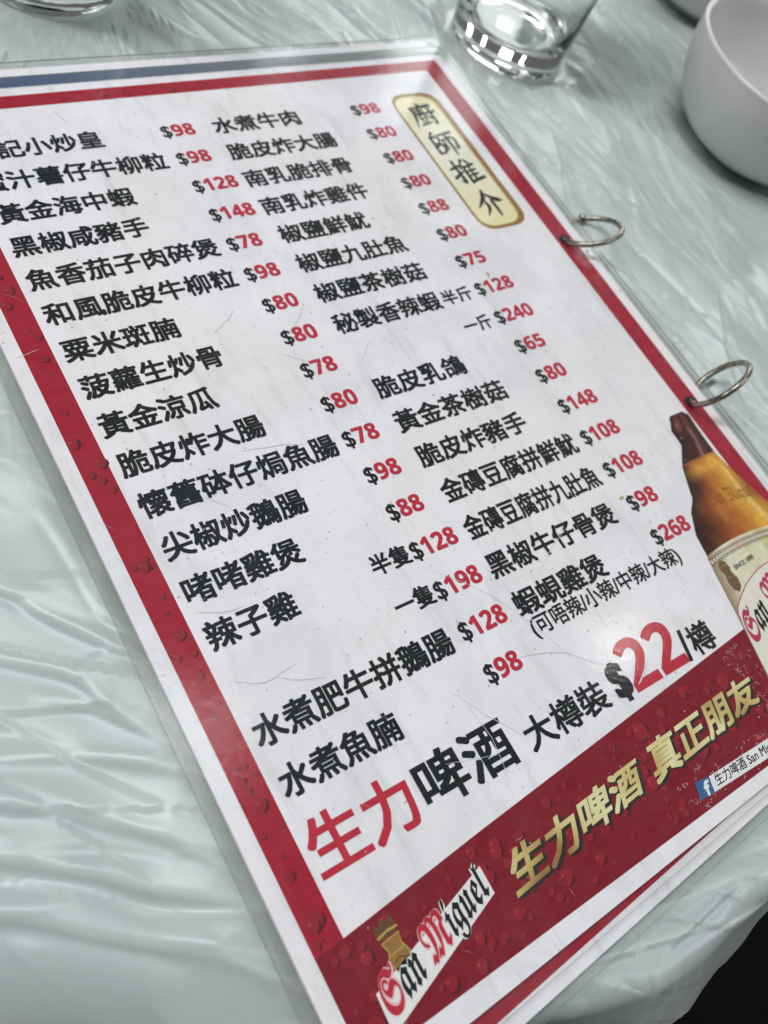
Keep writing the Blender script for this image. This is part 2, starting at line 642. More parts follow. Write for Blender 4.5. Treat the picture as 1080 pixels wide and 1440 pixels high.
for k in range(203):
    if k < 120:
        x, y = rng.uniform(200, 440), rng.uniform(-260, 90)
    elif k < 155:
        x, y = rng.uniform(20, 260), rng.uniform(16, 90)
    elif k < 177:
        x, y = rng.uniform(-80, -4), rng.uniform(-230, -60)
    else:
        x, y = rng.uniform(40, 200), rng.uniform(-298, -250)
    a = crease_angle(x, y) if k < 177 else rng.normal() * 14 - 8
    L = rng.uniform(12, 75)
    a2 = a + rng.normal() * 9
    p0 = (x, y)
    p1 = (x + L * .5 * math.cos(R_(a)), y + L * .5 * math.sin(R_(a)))
    p2 = (p1[0] + L * .5 * math.cos(R_(a2)), p1[1] + L * .5 * math.sin(R_(a2)))
    CREASES.append(([p0, p1, p2], rng.uniform(.15, .6) * rng.choice([1, 1, -1]), rng.uniform(.5, 1.6), rng.uniform(-.45, .45)))


def cloth_height(X, Y):
    """mm above the table for arrays of table mm"""
    H = np.zeros_like(X)
    FO = np.zeros_like(X)
    CW = np.zeros_like(X)
    for j in range(26):
        ang = rng.uniform(0, 2 * math.pi) if j > 12 else R_(rng.normal() * 22)
        wl = rng.uniform(14, 80)
        k = 2 * math.pi / wl
        H += 0.0020 * wl ** .75 * np.sin(k * (X * math.cos(ang) + Y * math.sin(ang)) + rng.uniform(0, 6.3)
                                         + 1.3 * np.sin(X / rng.uniform(30, 90) + Y / rng.uniform(30, 90)))
    # flat facets between straight folds: the film has been folded up and shaken out
    wr = np.clip((X - 170) / 60, 0, 1)
    wt = np.clip((Y + 20) / 40, 0, 1) * (1 - wr)
    wl_ = np.clip(1 - wr - wt, 0, 1)
    for j in range(15):
        dirn, msk = ((-92, wr), (-66, wt + .4 * wr), (-38, wl_))[j % 3]
        ang = R_(dirn + rng.normal() * 14 + 90)
        wlen = rng.uniform(20, 70)
        q = (X * math.cos(ang) + Y * math.sin(ang)) / wlen + rng.uniform(0, 1)
        q = q + .22 * np.sin((X * math.sin(ang) - Y * math.cos(ang)) / rng.uniform(40, 110) + rng.uniform(0, 6))
        kk = np.round(q)
        tri = np.sqrt((q - kk) ** 2 + .0009)
        amp = .5 + .5 * np.sin(kk * 2.4 + (X * math.sin(ang) - Y * math.cos(ang)) / rng.uniform(18, 50))
        H += msk * amp * tri * wlen * .060 * (.5 if j % 3 == 2 else 1)
    for pl, A, w, st in CREASES:
        w = w * (.72 if w > .9 else 1)
        if pl[0][0] < 0:                       # the sheet lies tighter on the near left
            A, st = A * .5, st * .45
        P = np.array(smooth_line(pl, 6))[:, :2]
        mg = 9 * w + 6
        sel = (X > P[:, 0].min() - mg) & (X < P[:, 0].max() + mg) & (Y > P[:, 1].min() - mg) & (Y < P[:, 1].max() + mg)
        if not sel.any():
            continue
        x, y = X[sel], Y[sel]
        bd = np.full(x.shape, 1e9)
        sd = np.zeros_like(bd)
        tt = np.zeros_like(bd)
        n = len(P) - 1
        for i in range(n):
            d = P[i + 1] - P[i]
            l2 = (d ** 2).sum()
            if l2 < 1e-9:
                continue
            t = np.clip(((x - P[i, 0]) * d[0] + (y - P[i, 1]) * d[1]) / l2, 0, 1)
            ex, ey = x - P[i, 0] - t * d[0], y - P[i, 1] - t * d[1]
            dd = np.hypot(ex, ey)
            m = dd < bd
            bd[m] = dd[m]
            sd[m] = (np.sign(d[0] * ey - d[1] * ex) * dd)[m]
            tt[m] = ((i + t) / n)[m]
        tap = np.clip(4 * tt * (1 - tt), 0, 1) ** .6
        H[sel] += tap * (A * np.exp(-np.sqrt((bd / w) ** 2 + .12) + .346)
                         + st * np.tanh(sd / (w * .8)) * np.exp(-(bd / (w * 4)) ** 2))
        tn = .35 + .65 * abs(math.sin(w * 91.7))
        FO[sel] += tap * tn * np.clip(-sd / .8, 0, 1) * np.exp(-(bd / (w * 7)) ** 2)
        CW[sel] = np.maximum(CW[sel], tap * min(1, .25 + abs(A)) * np.exp(-(bd / (.35 + .3 * w)) ** 2))
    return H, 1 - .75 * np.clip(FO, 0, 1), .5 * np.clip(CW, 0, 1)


def build_cloth():
    fine = np.radians(np.arange(-147, 6, 0.125))
    coarse = np.radians(np.arange(6, 213, 3.0))
    TH = np.concatenate([fine, coarse])
    s = np.concatenate([[2.0], np.arange(8, 120, 4), np.arange(120, 440, 1.0), np.arange(440, 452, 2.0)])
    nd = 26
    deg = np.degrees(TH)

    def ss(a, b, x):
        t = np.clip((x - a) / (b - a), 0, 1)
        return t * t * (3 - 2 * t)
    left = np.clip((-93.5 - deg) / 20.0, 0, 1.15)             # where the sheet slides off the rim early
    left[deg > 30] = ss(150, 212, deg[deg > 30]) * 1.15
    rb = (RAD - 2.5) - left * 52
    rho = 8 + left * 22
    free = 18 + left * 110                     # loose length below the bend
    rag = np.array([1.0 * math.sin(2.1 * d) + 0.5 * math.sin(5.7 * d + 1) + .25 * math.sin(19 * d) for d in deg])
    cl = np.clip(1 - left, 0, 1)
    free = free + rag * cl + 7.0 * np.exp(-((deg + 94.0) / .35) ** 2) * cl
    pmx = 1.05 + .35 * np.clip(left * 3, 0, 1)
    smax = rb + rho * pmx + free
    # each column is sampled along its own length
    base = s[s < 350]
    tail = np.linspace(0, 1, 190)
    cols = [np.concatenate([base, 350 + (sm - 350) * tail]) for sm in smax]
    Sx = np.array(cols)                        # theta, s
    T = np.repeat(TH[:, None], Sx.shape[1], 1)
    RB, RH = rb[:, None], rho[:, None]
    over = np.clip(Sx - RB, 0, None)
    PM = pmx[:, None]
    phi = np.minimum(over / RH, PM)
    rest = np.clip(over - RH * PM, 0, None)
    rr = np.minimum(Sx, RB) + RH * np.sin(phi) + rest * np.cos(PM)
    zz = -RH * (1 - np.cos(phi)) - rest * np.sin(PM)
    flut = np.sin(T * 41 + 2 * np.sin(T * 9)) * 4.0 + np.sin(T * 97) * 1.4
    rr = rr + flut * np.clip(over / 60, 0, 1)
    X = CX + rr * np.cos(T)
    Y = CY + rr * np.sin(T)
    H, FO, CW = cloth_height(CX + Sx * np.cos(T), CY + Sx * np.sin(T))
    keep = 1 - 0.75 * np.clip(over / 30, 0, 1)
    H = H * keep
    # nothing under the menu may rise through it, and dishes press the sheet flat
    for cx, cy, r in ((244.9, 12.5, 27), (65.8, 65.6, 27), (331.6, -67.7, 28), (394, 33, 28)):
        d = np.hypot(X - cx, Y - cy)
        t = np.clip((d - r) / 9, 0, 1)
        H = H * t * t * (3 - 2 * t)
    # it bulges up a little against the pages' left edge
    H = H + 2.0 * np.exp(-((X + 9) / 9) ** 2) * np.clip((Y + 300) / 30, 0, 1) * np.clip((30 - Y) / 30, 0, 1)
    inm = (X > -7) & (X < 209) & (Y > -295) & (Y < 19)
    e = np.minimum(np.minimum(X + 7, 209 - X), np.minimum(Y + 295, 19 - Y))
    cap = 2.8 - 2.6 * np.clip(e / 9, 0, 1)
    H = np.where(inm, np.minimum(H, cap), H)
    H = np.where((X > -15) & (X <= -7) & (Y > -300) & (Y < 24), np.minimum(H, 2.7), H)
    Z = Zt - 0.3 + zz + H
    nT, nS = Sx.shape
    V = np.stack([X, Y, Z], -1).reshape(-1, 3) / 1000.0
    idx = np.arange(nT * nS).reshape(nT, nS)
    a = idx[:, :-1]
    b = idx[:, 1:]
    a2 = np.roll(idx, -1, 0)[:, :-1]
    b2 = np.roll(idx, -1, 0)[:, 1:]
    F = np.stack([a, b, b2, a2], -1).reshape(-1, 4)
    me = bpy.data.meshes.new('tablecloth')
    me.vertices.add(len(V))
    me.vertices.foreach_set('co', V.ravel())
    me.loops.add(F.size)
    me.loops.foreach_set('vertex_index', F.ravel().astype(np.int32))
    me.polygons.add(len(F))
    me.polygons.foreach_set('loop_start', np.arange(0, F.size, 4, dtype=np.int32))
    me.polygons.foreach_set('use_smooth', np.ones(len(F), dtype=bool))
    me.update(calc_edges=True)
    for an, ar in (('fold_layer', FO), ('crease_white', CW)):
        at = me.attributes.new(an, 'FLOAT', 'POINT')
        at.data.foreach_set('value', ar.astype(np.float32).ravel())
    me.materials.append(M['cloth'])
    o = bpy.data.objects.new('tablecloth', me)
    COL.objects.link(o)
    o['label'] = 'pale mint plastic tablecloth, creased and torn at its hem, under everything'
    o['category'] = 'tablecloth'
    return o


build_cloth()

# ------------------------------------------------------------------ the menu
ox, oy = 98.0, 138.0
menu = thing('menu', 'laminated ring-bound paper menu with red border and Chinese dish prices, lying on the tablecloth',
             'menu', (ox / 1000, -oy / 1000, Zt / 1000))

# page below, shifted and a little askew
p2 = slab('page', [(-4, 291.5), (200, 281.3), (200, -13.3), (-4, -14.3)], -1.75, -1.60, M['paper'], menu)
p2['label'] = 'second page peeking out behind the front page'
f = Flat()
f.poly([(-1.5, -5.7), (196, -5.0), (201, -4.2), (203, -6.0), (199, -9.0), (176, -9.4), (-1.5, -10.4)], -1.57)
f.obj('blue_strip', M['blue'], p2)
f = Flat()
f.poly([(-0.5, 287.9), (130, 280.6), (130, 274), (-0.5, 280)], -1.57)
f.obj('red_strip', M['border'], p2)
fm2 = slab('laminate_film', rounded([(-7.5, 294), (203.6, 283.4), (203.8, 60), (208.6, -9), (206.5, -15.5), (-7.5, -17.6)],
                                    [3, 3, 3, 5, 3, 3]), -1.78, -1.40, M['film'], menu, M['edge'])
p3 = slab('page', rect(5, 193, -6, 274), -3.6, -3.45, M['paper'], menu)
p3['label'] = 'bottom page hidden beneath the other pages'

# front page
pg = slab('page', rounded([(-4, 283.2), (200, 279.8), (200, -2.8), (-4, -2.8)], 1.2), -0.15, 0.0, M['paper'], menu)
pg['label'] = 'front page printed with two columns of dishes'
fm1 = slab('laminate_film', rounded([(-7.5, 287.8), (203.6, 279.9), (203.6, -7.6), (-7.5, -8.4)], 3), -0.17, 0.27, M['film'], menu, M['edge'])


def seal(inner, outer, z, parent, sides):
    """milky band where the two films are sealed together, between two outlines with matching corners"""
    v = uv(inner, z) + uv(outer, z)
    n = len(inner)
    for i in sides:
        obj('sealed_margin', [v[i], v[(i + 1) % n], v[n + (i + 1) % n], v[n + i]], [(0, 1, 2, 3)], M['seal'], parent)


seal([(-4.3, 283.6), (200.4, 279.9), (200.4, -3.1), (-4.3, -3.1)], [(-7.2, 287.3), (203.3, 279.95), (203.3, -5.2), (-7.2, -5.6)], 0.12, fm1, (1, 3))
seal([(-4.3, 291.9), (200.4, 281.5), (200.4, -13.6), (-4.3, -14.6)], [(-7.2, 293.6), (203.4, 283.0), (205.9, -15.1), (-7.2, -17.2)], -1.45, fm2, (0, 2))

z1, z2, z3, z4, z5 = 0.02, 0.08, 0.10, 0.125, 0.15
f = Flat()
f.poly([(0, 277.6), (7.15, 270), (7.15, 5.4), (0, 0)], z1)
f.poly([(0, 0), (7.15, 5.4), (188.5, 5.4), (196, 0)], z1)
f.poly([(188.5, 5.4), (188.5, 270), (196, 277.6), (196, 0)], z1)
f.obj('red_border', M['border'], pg)
f = Flat()
f.poly([(0, 277.6), (196, 277.6), (196, 243), (188.5, 241.8), (150, 244.95), (144.1, 245.4), (47.3, 252.4), (7.15, 255.7), (0, 256.2)], z1 + .006)
f.obj('beer_band', M['band'], pg)

# printed water drops on the red
f = Flat()


def droplet(u, v, r):
    a0 = R_(rng.uniform(15, 60))
    sq = rng.uniform(.8, 1.15)
    n = 12
    c = [(u + r * math.cos(t) * sq, v + r * math.sin(t)) for t in np.linspace(0, 2 * math.pi, n + 1)[:-1]]
    zz = z1 + .012 + .00016 * len(f.f) / 10
    f.poly(c, zz, 0)
    cr = []
    sp = R_(rng.uniform(50, 85))
    for t in np.linspace(a0 - sp, a0 + sp, 9):
        k = math.cos((t - a0) / sp * math.pi / 2)
        cr.append((u + r * sq * math.cos(t), v + r * math.sin(t), .06 + r * .42 * k))
    f.strip(cr, zz + .0004, 1, caps=False)
    if r > 1.3:
        hl = [(u - r * .35 + r * .25 * math.cos(t), v - r * .35 + r * .18 * math.sin(t)) for t in np.linspace(0, 6.283, 8)[:-1]]
        f.poly(hl, zz + .0008, 2)


for k in range(52):
    droplet(rng.uniform(1.5, 5.6), rng.uniform(4, 255), min(2.0, abs(rng.normal()) * .6 + .6))
for k in range(40):
    droplet(rng.uniform(190, 194.3), rng.uniform(8, 165), min(1.6, abs(rng.normal()) * .4 + .4))
for k in range(26):
    droplet(rng.uniform(8, 186), rng.uniform(1.6, 4.0), min(1.4, abs(rng.normal()) * .4 + .5))
for k in range(150):
    u = rng.uniform(2.5, 146)
    v0 = 255.9 - u * .0735 + 2
    droplet(u, rng.uniform(v0, 275.8), min(2.5, abs(rng.normal()) * .75 + .5))
o = f.obj('water_drops', [M['band'], M['drop_dark'], M['drop_light']], pg)
o.data.materials[0] = M['drop_light'] if False else printed('droplet_body_ink', (0.255, 0.013, 0.025))
o['kind'] = 'stuff'
# pale splashes by the bottle foot
f = Flat()
for k in range(120):
    u, v = (rng.uniform(138, 148), rng.uniform(247, 268)) if k < 60 else (rng.uniform(100, 135), rng.uniform(269, 277))
    if k >= 60 and 104 < u < 111:
        v = rng.choice([rng.uniform(267, 270), rng.uniform(275, 277)])
    r = rng.uniform(.15, .7)
    a = rng.uniform(0, 6.3)
    f.strip([(u + r * math.cos(t) * 1.1, v + r * math.sin(t), rng.uniform(.05, .22)) for t in np.linspace(a, a + rng.uniform(1.5, 5), 7)],
            z1 + .045 + k * .0001, 0, caps=False)
o = f.obj('splash_spots', M['drop_pale'], pg)
o['kind'] = 'stuff'

# dish names and prices
BK = [M['black'], M['red']]
BOLD = 0.025


def row(i):
    return 22.35 + 12.485 * i


def dish(s, u0, u1, vc, h=7.75, name='dish_name'):
    return lettering(name, s, rect(u0, u1, vc - h / 2, vc + h / 2), z3, [M['black']], pg, BOLD, None, 'cjk')


def price(s, u0, vc, w2, w3):
    w = w2 if len(s) == 3 else w3
    h = 5.5
    s = '$' + ''.join(chr(0x1D7EC + int(d)) for d in s[1:])
    return lettering('price', s, rect(u0, u0 + w, vc - h / 2, vc + h / 2), z3, BK, pg, 0.014, [0] + [1] * (len(s) - 1), 'cap')


LEFT = [('記小炒皇', 18.6, 50.5), ('蜜汁薯仔牛柳粒', 9.5, 66.4), ('黃金海中蝦', 10.2, 50.4), ('黑椒咸豬手', 9.6, 49.4),
        ('魚香茄子肉碎煲', 9.4, 66.2), ('和風脆皮牛柳粒', 9.3, 66.0), ('粟米斑腩', 9.4, 41.9), ('菠蘿生炒骨', 9.5, 49.2),
        ('黃金涼瓜', 9.2, 41.4), ('脆皮炸大腸', 9.2, 49.7), ('懷舊砵仔焗魚腸', 9.2, 66.2), ('尖椒炒鵝腸', 9.7, 49.4),
        ('啫啫雞煲', 9.6, 41.5), ('辣子雞', 9.5, 33.5), None, ('水煮肥牛拼鵝腸', 9.3, 65.6), ('水煮魚腩', 9.6, 41.5)]
for i, e in enumerate(LEFT):
    if e:
        dish(*e, row(i) + (.3 if i > 5 else 0))
for i, p in enumerate([98, 98, 128, 148, 78, 98, 80, 80, 78, 80, 78, 98, 88, 128, 198, 128, 98]):
    price('$%d' % p, 70.2 - 1.4 * min(i, 8) / 8, row(i), 11.4, 15.1)
RIGHT = [('水煮牛肉', 88.2, 121.1), ('脆皮炸大腸', 87.9, 129.2), ('南乳脆排骨', 87.7, 128.5), ('南乳炸雞件', 87.5, 127.9),
         ('椒鹽鮮魷', 87.6, 120.6), ('椒鹽九肚魚', 87.4, 128.5), ('椒鹽茶樹菇', 87.1, 128.5), ('秘製香辣蝦', 86.8, 126.8), None,
         ('脆皮乳鴿', 86.9, 120.1), ('黃金茶樹菇', 86.6, 128.2), ('脆皮炸豬手', 86.7, 127.4), ('金磚豆腐拼鮮魷', 87.4, 139.2),
         ('金磚豆腐拼九肚魚', 87.3, 139.1), ('黑椒牛仔骨煲', 87.0, 135.6), ('蝦蜆雞煲', 87.6, 121.4)]
for i, e in enumerate(RIGHT):
    if e:
        dish(*e, row(i) + .2)
for i, p in enumerate([98, 80, 80, 80, 88, 80, 75, 128, 240, 65, 80, 148, 108, 108, 98, 268]):
    price('$%d' % p, 143.4 - 1.2 * min(i, 8) / 8 + (.3 if i > 10 else 0), row(i), 12.0, 15.8)
dish('半斤', 127.9, 140.0, row(7) + .5, 6.0, 'portion_note')
dish('一斤', 128.7, 139.8, row(8) + .4, 6.0, 'portion_note')
dish('半隻', 56.2, 68.2, row(13) - .2, 6.1, 'portion_note')
dish('一隻', 56.2, 68.2, row(14) - .2, 6.1, 'portion_note')
lettering('spice_note', '(可唔辣/小辣/中辣/大辣)', rect(88.3, 147.2, 213.9, 219.9), z3, [M['black']], pg, 0.018, None, 'cjk')

# the beer offer line
lettering('offer_text', '生力', rect(8.8, 36.0, 231.3, 244.6), z3, [M['red']], pg, 0.020, None, 'ink')
lettering('offer_text', '啤酒', rect(38.0, 65.4, 231.6, 244.3), z3, [M['black']], pg, 0.020, None, 'ink')
lettering('offer_text', '大樽裝', rect(69.4, 97.3, 235.9, 244.4), z3, [M['black']], pg, 0.020, None, 'ink')
lettering('offer_price', '$', rect(100.1, 106.2, 234.4, 245.6), z3, [M['black']], pg, 0.035, None, 'ink')
lettering('offer_price', chr(0x1D7EE) * 2, rect(106.3, 127.4, 230.6, 244.8), z3 + .004, [M['red']], pg, 0.008, None, 'ink')
lettering('offer_text', '/', rect(127.3, 130.6, 236.0, 245.0), z3 + .008, [M['black']], pg, 0.022, None, 'ink')
lettering('offer_text', '樽', rect(131.0, 140.2, 236.4, 245.2), z3, [M['black']], pg, 0.020, None, 'ink')

# gold slogan with its printed drop shadow
for s, q in (('生力啤酒', [(46.0, 269.0), (90.5, 265.6), (94.1, 257.3), (48.9, 259.4)]),
             ('真正朋友', [(95.2, 266.2), (140.2, 263.4), (142.4, 254.9), (98.4, 256.3)])):
    sh = [(a + .75, b + .75) for a, b in q]
    lettering('slogan_shadow', s, sh, z2, [M['hole']], pg, 0.030, None, 'ink')
    sh = [(a + .38, b + .38) for a, b in q]
    lettering('slogan_shadow', s, sh, z2 + .006, [M['hole']], pg, 0.030, None, 'ink')
    lettering('slogan_text', s, q, z3, [M['gold']], pg, 0.026, None, 'ink')

# page address strip
f = Flat()
f.poly([(109.2, 275.05), (149, 277.0), (149.6, 272.7), (110.2, 271.25)], z2, 0)
f.poly([(103.9, 274.6), (109.0, 275.2), (110.4, 271.2), (105.4, 270.5)], z2 + .004, 1)
f.obj('address_strip', [M['white'], M['fb']], pg)
lettering('address_letter', 'f', [(106.4, 274.9), (108.3, 275.1), (109.6, 271.6), (107.3, 271.3)], z3, [M['white']], pg, 0.03, None, 'ink')
lettering('address_text', '生力啤酒 San Miguel', [(111.0, 274.9), (136.6, 276.0), (137.2, 272.5), (111.7, 271.5)], z3, [M['black']], pg, 0.013, None, 'ink')

# blackletter logo on its white ribbon, with crest
f = Flat()
f.poly([(7.6, 276.2), (41.8, 265.0), (41.8, 258.6), (8.0, 268.0)], z2)
f.obj('logo_ribbon', M['white'], pg)
FR = '𝕾𝖆𝖓 𝕸𝖎𝖌𝖚𝖊𝖑'
fi = [0, 1, 1, 1, 0, 1, 1, 1, 1, 1]
LQ = [(8.6, 276.2), (41.2, 266.4), (41.2, 256.8), (8.6, 265.4)]
lettering('logo_outline', FR, [(a, b) for a, b in LQ], z3, [M['pink'], M['white']], pg, 0.040, fi, 'ink')
lettering('logo_text', FR, LQ, z4, BK, pg, 0.008, [1 - i for i in fi], 'ink')
f = Flat()
crown = [(13.2, 258.6), (13.6, 256.9), (14.6, 257.7), (15.6, 256.2), (16.6, 257.5), (17.9, 256.4), (18.5, 258.3), (18.2, 260.0), (13.6, 260.3)]
f.poly(crown, z2, 1)
f.strip([(13.5, 259.6, .5), (16, 259.1, .55), (18.4, 259.2, .5)], z2 + .004, 0)
shield = [(13.7, 260.8), (18.3, 260.4), (17.7, 262.3), (18.6, 264.6), (17.6, 266.5), (15.9, 267.4), (14.2, 266.8), (13.4, 264.8), (14.3, 262.8)]
f.poly(shield, z2, 2)
f.strip([(*p, .28) for p in shield + shield[:1]], z2 + .004, 0)
f.strip([(14.1, 263.7, .28), (17.9, 263.3, .28)], z2 + .008, 0)
f.strip([(14.6, 265.2, .3), (15.8, 264.6, .3), (17.3, 265.3, .3)], z2 + .008, 1)
f.obj('logo_crest', [M['crest_gold'], M['brown2'], M['brown']], pg)

# chef's plaque with brush writing
PQ = [(162.0, 87.2), (181.8, 84.0), (182.2, 18.2), (162.6, 17.4)]
PQ = [(162.2, 86.6), (182.0, 86.2), (182.2, 17.6), (162.2, 17.8)]
f = Flat()
f.poly(rounded([(161.8, 87.4), (183.6, 87.4), (183.7, 17.2), (161.9, 17.0)], 7.4, 8), z2, 0)
f.poly(rounded([(162.5, 86.4), (181.5, 86.2), (181.6, 18.5), (162.5, 18.3)], 7.0, 8), z2 + .006, 1)
f.poly(rounded([(162.9, 86.0), (180.9, 85.9), (181.0, 19.0), (162.9, 18.8)], 6.7, 8), z2 + .012, 2)
f.obj('plaque', [M['brown'], M['gold_line'], M['plaque']], pg)
BRUSH = {
    '廚': [[(50, 0, 5), (57, 9, 9)], [(18, 18, 7), (50, 15, 7), (94, 11, 10)], [(22, 17, 9), (21, 52, 8), (6, 97, 3)],
          [(32, 31, 6), (60, 27, 6)], [(45, 20, 6), (45, 39, 6)], [(32, 42, 6), (60, 39, 6)], [(34, 49, 6), (35, 65, 6)],
          [(34, 50, 5), (58, 47, 6), (56, 63, 6)], [(35, 65, 5), (56, 62, 5)], [(37, 70, 5), (42, 80, 6)], [(56, 68, 6), (51, 81, 4)],
          [(26, 92, 7), (66, 83, 6)], [(64, 44, 6), (98, 38, 8)], [(82, 22, 8), (84, 60, 8), (83, 92, 8), (72, 84, 2)], [(67, 56, 5), (74, 67, 8)]],
    '師': [[(30, 2, 8), (18, 20, 4)], [(16, 20, 8), (16, 92, 8)], [(16, 24, 6), (40, 20, 7), (38, 46, 6), (17, 50, 5)],
          [(17, 60, 6), (43, 56, 7), (40, 86, 7), (17, 90, 6)], [(48, 16, 6), (97, 9, 9)], [(53, 36, 7), (55, 76, 8)],
          [(54, 38, 6), (94, 32, 8), (93, 76, 8), (82, 70, 2)], [(72, 14, 8), (74, 60, 9), (73, 106, 4)]],
    '推': [[(4, 34, 7), (42, 24, 7)], [(24, 2, 8), (26, 50, 9), (27, 92, 9), (12, 82, 2)], [(2, 70, 9), (44, 48, 4)],
          [(58, 2, 8), (38, 40, 3)], [(52, 30, 8), (51, 98, 8)], [(68, 2, 5), (77, 16, 9)], [(53, 33, 6), (92, 24, 8)],
          [(53, 52, 5), (88, 46, 7)], [(53, 70, 5), (88, 64, 7)], [(50, 94, 7), (102, 82, 10)], [(72, 28, 7), (72, 88, 7)]],
    '介': [[(52, 4, 7), (40, 34, 11), (6, 66, 3)], [(48, 12, 4), (68, 34, 10), (86, 47, 14), (104, 52, 3)],
          [(40, 52, 8), (40, 74, 9), (20, 100, 3)], [(64, 48, 9), (66, 80, 9), (65, 108, 5)]],
}
for ch, (cu, cv) in zip('廚師推介', ((171.6, 28.3), (171.6, 43.5), (172.0, 58.6), (172.0, 74.2))):
    f = Flat()
    sc = .121
    for n_, st in enumerate(BRUSH[ch]):
        pl = [(cu + (x - 50) * sc, cv + (y - 50) * sc, w * sc * 1.38) for x, y, w in smooth_line(st, 5)]
        f.strip([(a, b + .7, w) for a, b, w in pl], z3 + n_ * .002, 0)
    f.obj('brush_character', M['black'], pg)

# printed beer bottle
vL = [(176.1, 184.0), (177.6, 179.6), (179.2, 179.0), (180.6, 176.7), (182.0, 176.5), (184.0, 176.2), (186.2, 176.3), (186.2, 176.3)]
EDGE_L = [(176.1, 180.6), (176.9, 179.2), (178.2, 178.7), (181.0, 176.6), (184.5, 176.6), (186.8, 176.4), (193.4, 170.8), (199.4, 168.0), (204.3, 165.8),
          (207.7, 161.9), (214.8, 157.7), (221.0, 156.6), (226.6, 155.0), (241.3, 152.0), (245.1, 151.1), (249.8, 150.0), (259.7, 147.5), (277.6, 143.4)]
EDGE_R = [(176.1, 186.2), (178.0, 188.0), (185.4, 187.3), (193.5, 187.0), (204.0, 189.2), (215.7, 192.8), (226, 193.8), (240, 191.0), (250, 188.8), (277.6, 182.6)]
eL = np.array(EDGE_L)
eR = np.array(EDGE_R)


def mixn(a, b, t):
    t = min(1, max(0, t))
    return tuple(x + (y - x) * t for x, y in zip(a, b))


def bottle_colour(s, v, u):
    """printed picture of a brown bottle: s 0..1 across, v down the page"""
    dark = (0.030, 0.011, 0.014)
    if v < 193:
        base = (0.060, 0.018, 0.018)
        c = mixn(dark, base, s / .3)
        if v < 183 and .12 < s < .5:
            c = mixn(c, (0.27, 0.085, 0.060), (1 - abs(s - .3) / .2) * (1 - abs(v - 179.7) / 3.4) * 1.1)
        if .50 < s < .85:
            c = mixn(c, (0.17, 0.055, 0.060), (1 - abs(s - .68) / .18) * .8)
        if v > 182 and .60 < s < .70:
            c = mixn(c, (0.32, 0.17, 0.16), .6)
        return c
    k = (s + .04 * math.sin(v * .4))
    if k < .16:
        c = mixn(dark, (0.070, 0.018, 0.010), k / .16)
    elif k < .50:
        c = mixn((0.070, 0.018, 0.010), (0.43, 0.120, 0.025), (k - .16) / .34)
    elif k < .80:
        c = mixn((0.43, 0.120, 0.025), (0.74, 0.39, 0.050), (k - .5) / .3)
    else:
        c = mixn((0.74, 0.39, 0.050), (0.35, 0.13, 0.02), (k - .8) / .2)
    if v < 200:
        c = mixn(c, (0.76, 0.40, 0.060), .75 * (1 - abs(v - 196.2) / 4) * min(1, s / .3))
    if v < 193.9:
        c = mixn(c, (0.36, 0.11, 0.035), .6)
    # cloudy depth of the glass
    g = math.sin(u * .55 + 1.2 * math.sin(v * .13)) * math.sin(v * .24 + 1.2 * math.sin(u * .3))
    c = mixn(c, (0.80, 0.42, 0.06), max(0, g) * .16 * min(1, s / .4))
    c = mixn(c, (0.16, 0.035, 0.012), max(0, -g) * .16)
    if abs(s - .86 - .03 * math.sin(v * .2)) < .035 and v > 198:
        c = mixn(c, (0.88, 0.66, 0.25), .45)
    return c


f = Flat()
rows = np.concatenate([np.linspace(176.1, 194, 40), np.linspace(194.4, 277.6, 80)])
ns = 44
verts, faces, cols = [], [], []
for v in rows:
    a, b = np.interp(v, eL[:, 0], eL[:, 1]), np.interp(v, eR[:, 0], eR[:, 1])
    for j in range(ns + 1):
        s = j / ns
        u = a + (b - a) * s
        verts.append((u, v))
        cols.append(bottle_colour(s, v, u))
for i in range(len(rows) - 1):
    for j in range(ns):
        p = i * (ns + 1) + j
        faces.append((p, p + ns + 1, p + ns + 2, p + 1))
bo = obj('beer_bottle_picture', uv(verts, z2), faces, M['art'], pg)
ca = bo.data.color_attributes.new('print_colour', 'FLOAT_COLOR', 'POINT')
ca.data.foreach_set('color', np.array([(*c, 1) for c in cols]).ravel())


def edge_u(v, s):
    a, b = np.interp(v, eL[:, 0], eL[:, 1]), np.interp(v, eR[:, 0], eR[:, 1])
    return a + (b - a) * s


def label_top(s):
    return 221.9 - 1.6 * math.sin(math.pi * min(1, max(0, s)) ** .8) + s * 1.2


# neck label: cream paper with a soft print gradient
verts, faces, cols = [], [], []
nv = 24
for i in range(nv + 1):
    for j in range(ns + 1):
        s = j / ns
        v = label_top(s) + (262 - label_top(s)) * i / nv
        verts.append((edge_u(v, s), v))
        c = mixn((0.30, 0.20, 0.13), (0.66, 0.62, 0.42), s / .16) if s < .16 else mixn((0.66, 0.62, 0.42), (0.72, 0.69, 0.52), abs(math.sin(s * 7)))
        if .62 < s < .75:
            c = mixn(c, (0.56, 0.50, 0.20), .7)
        cols.append(c)
for i in range(nv):
    for j in range(ns):
        p = i * (ns + 1) + j
        faces.append((p, p + ns + 1, p + ns + 2, p + 1))
lb = obj('bottle_label', uv(verts, z3), faces, M['art'], pg)
ca = lb.data.color_attributes.new('print_colour', 'FLOAT_COLOR', 'POINT')
ca.data.foreach_set('color', np.array([(*c, 1) for c in cols]).ravel())
f = Flat()
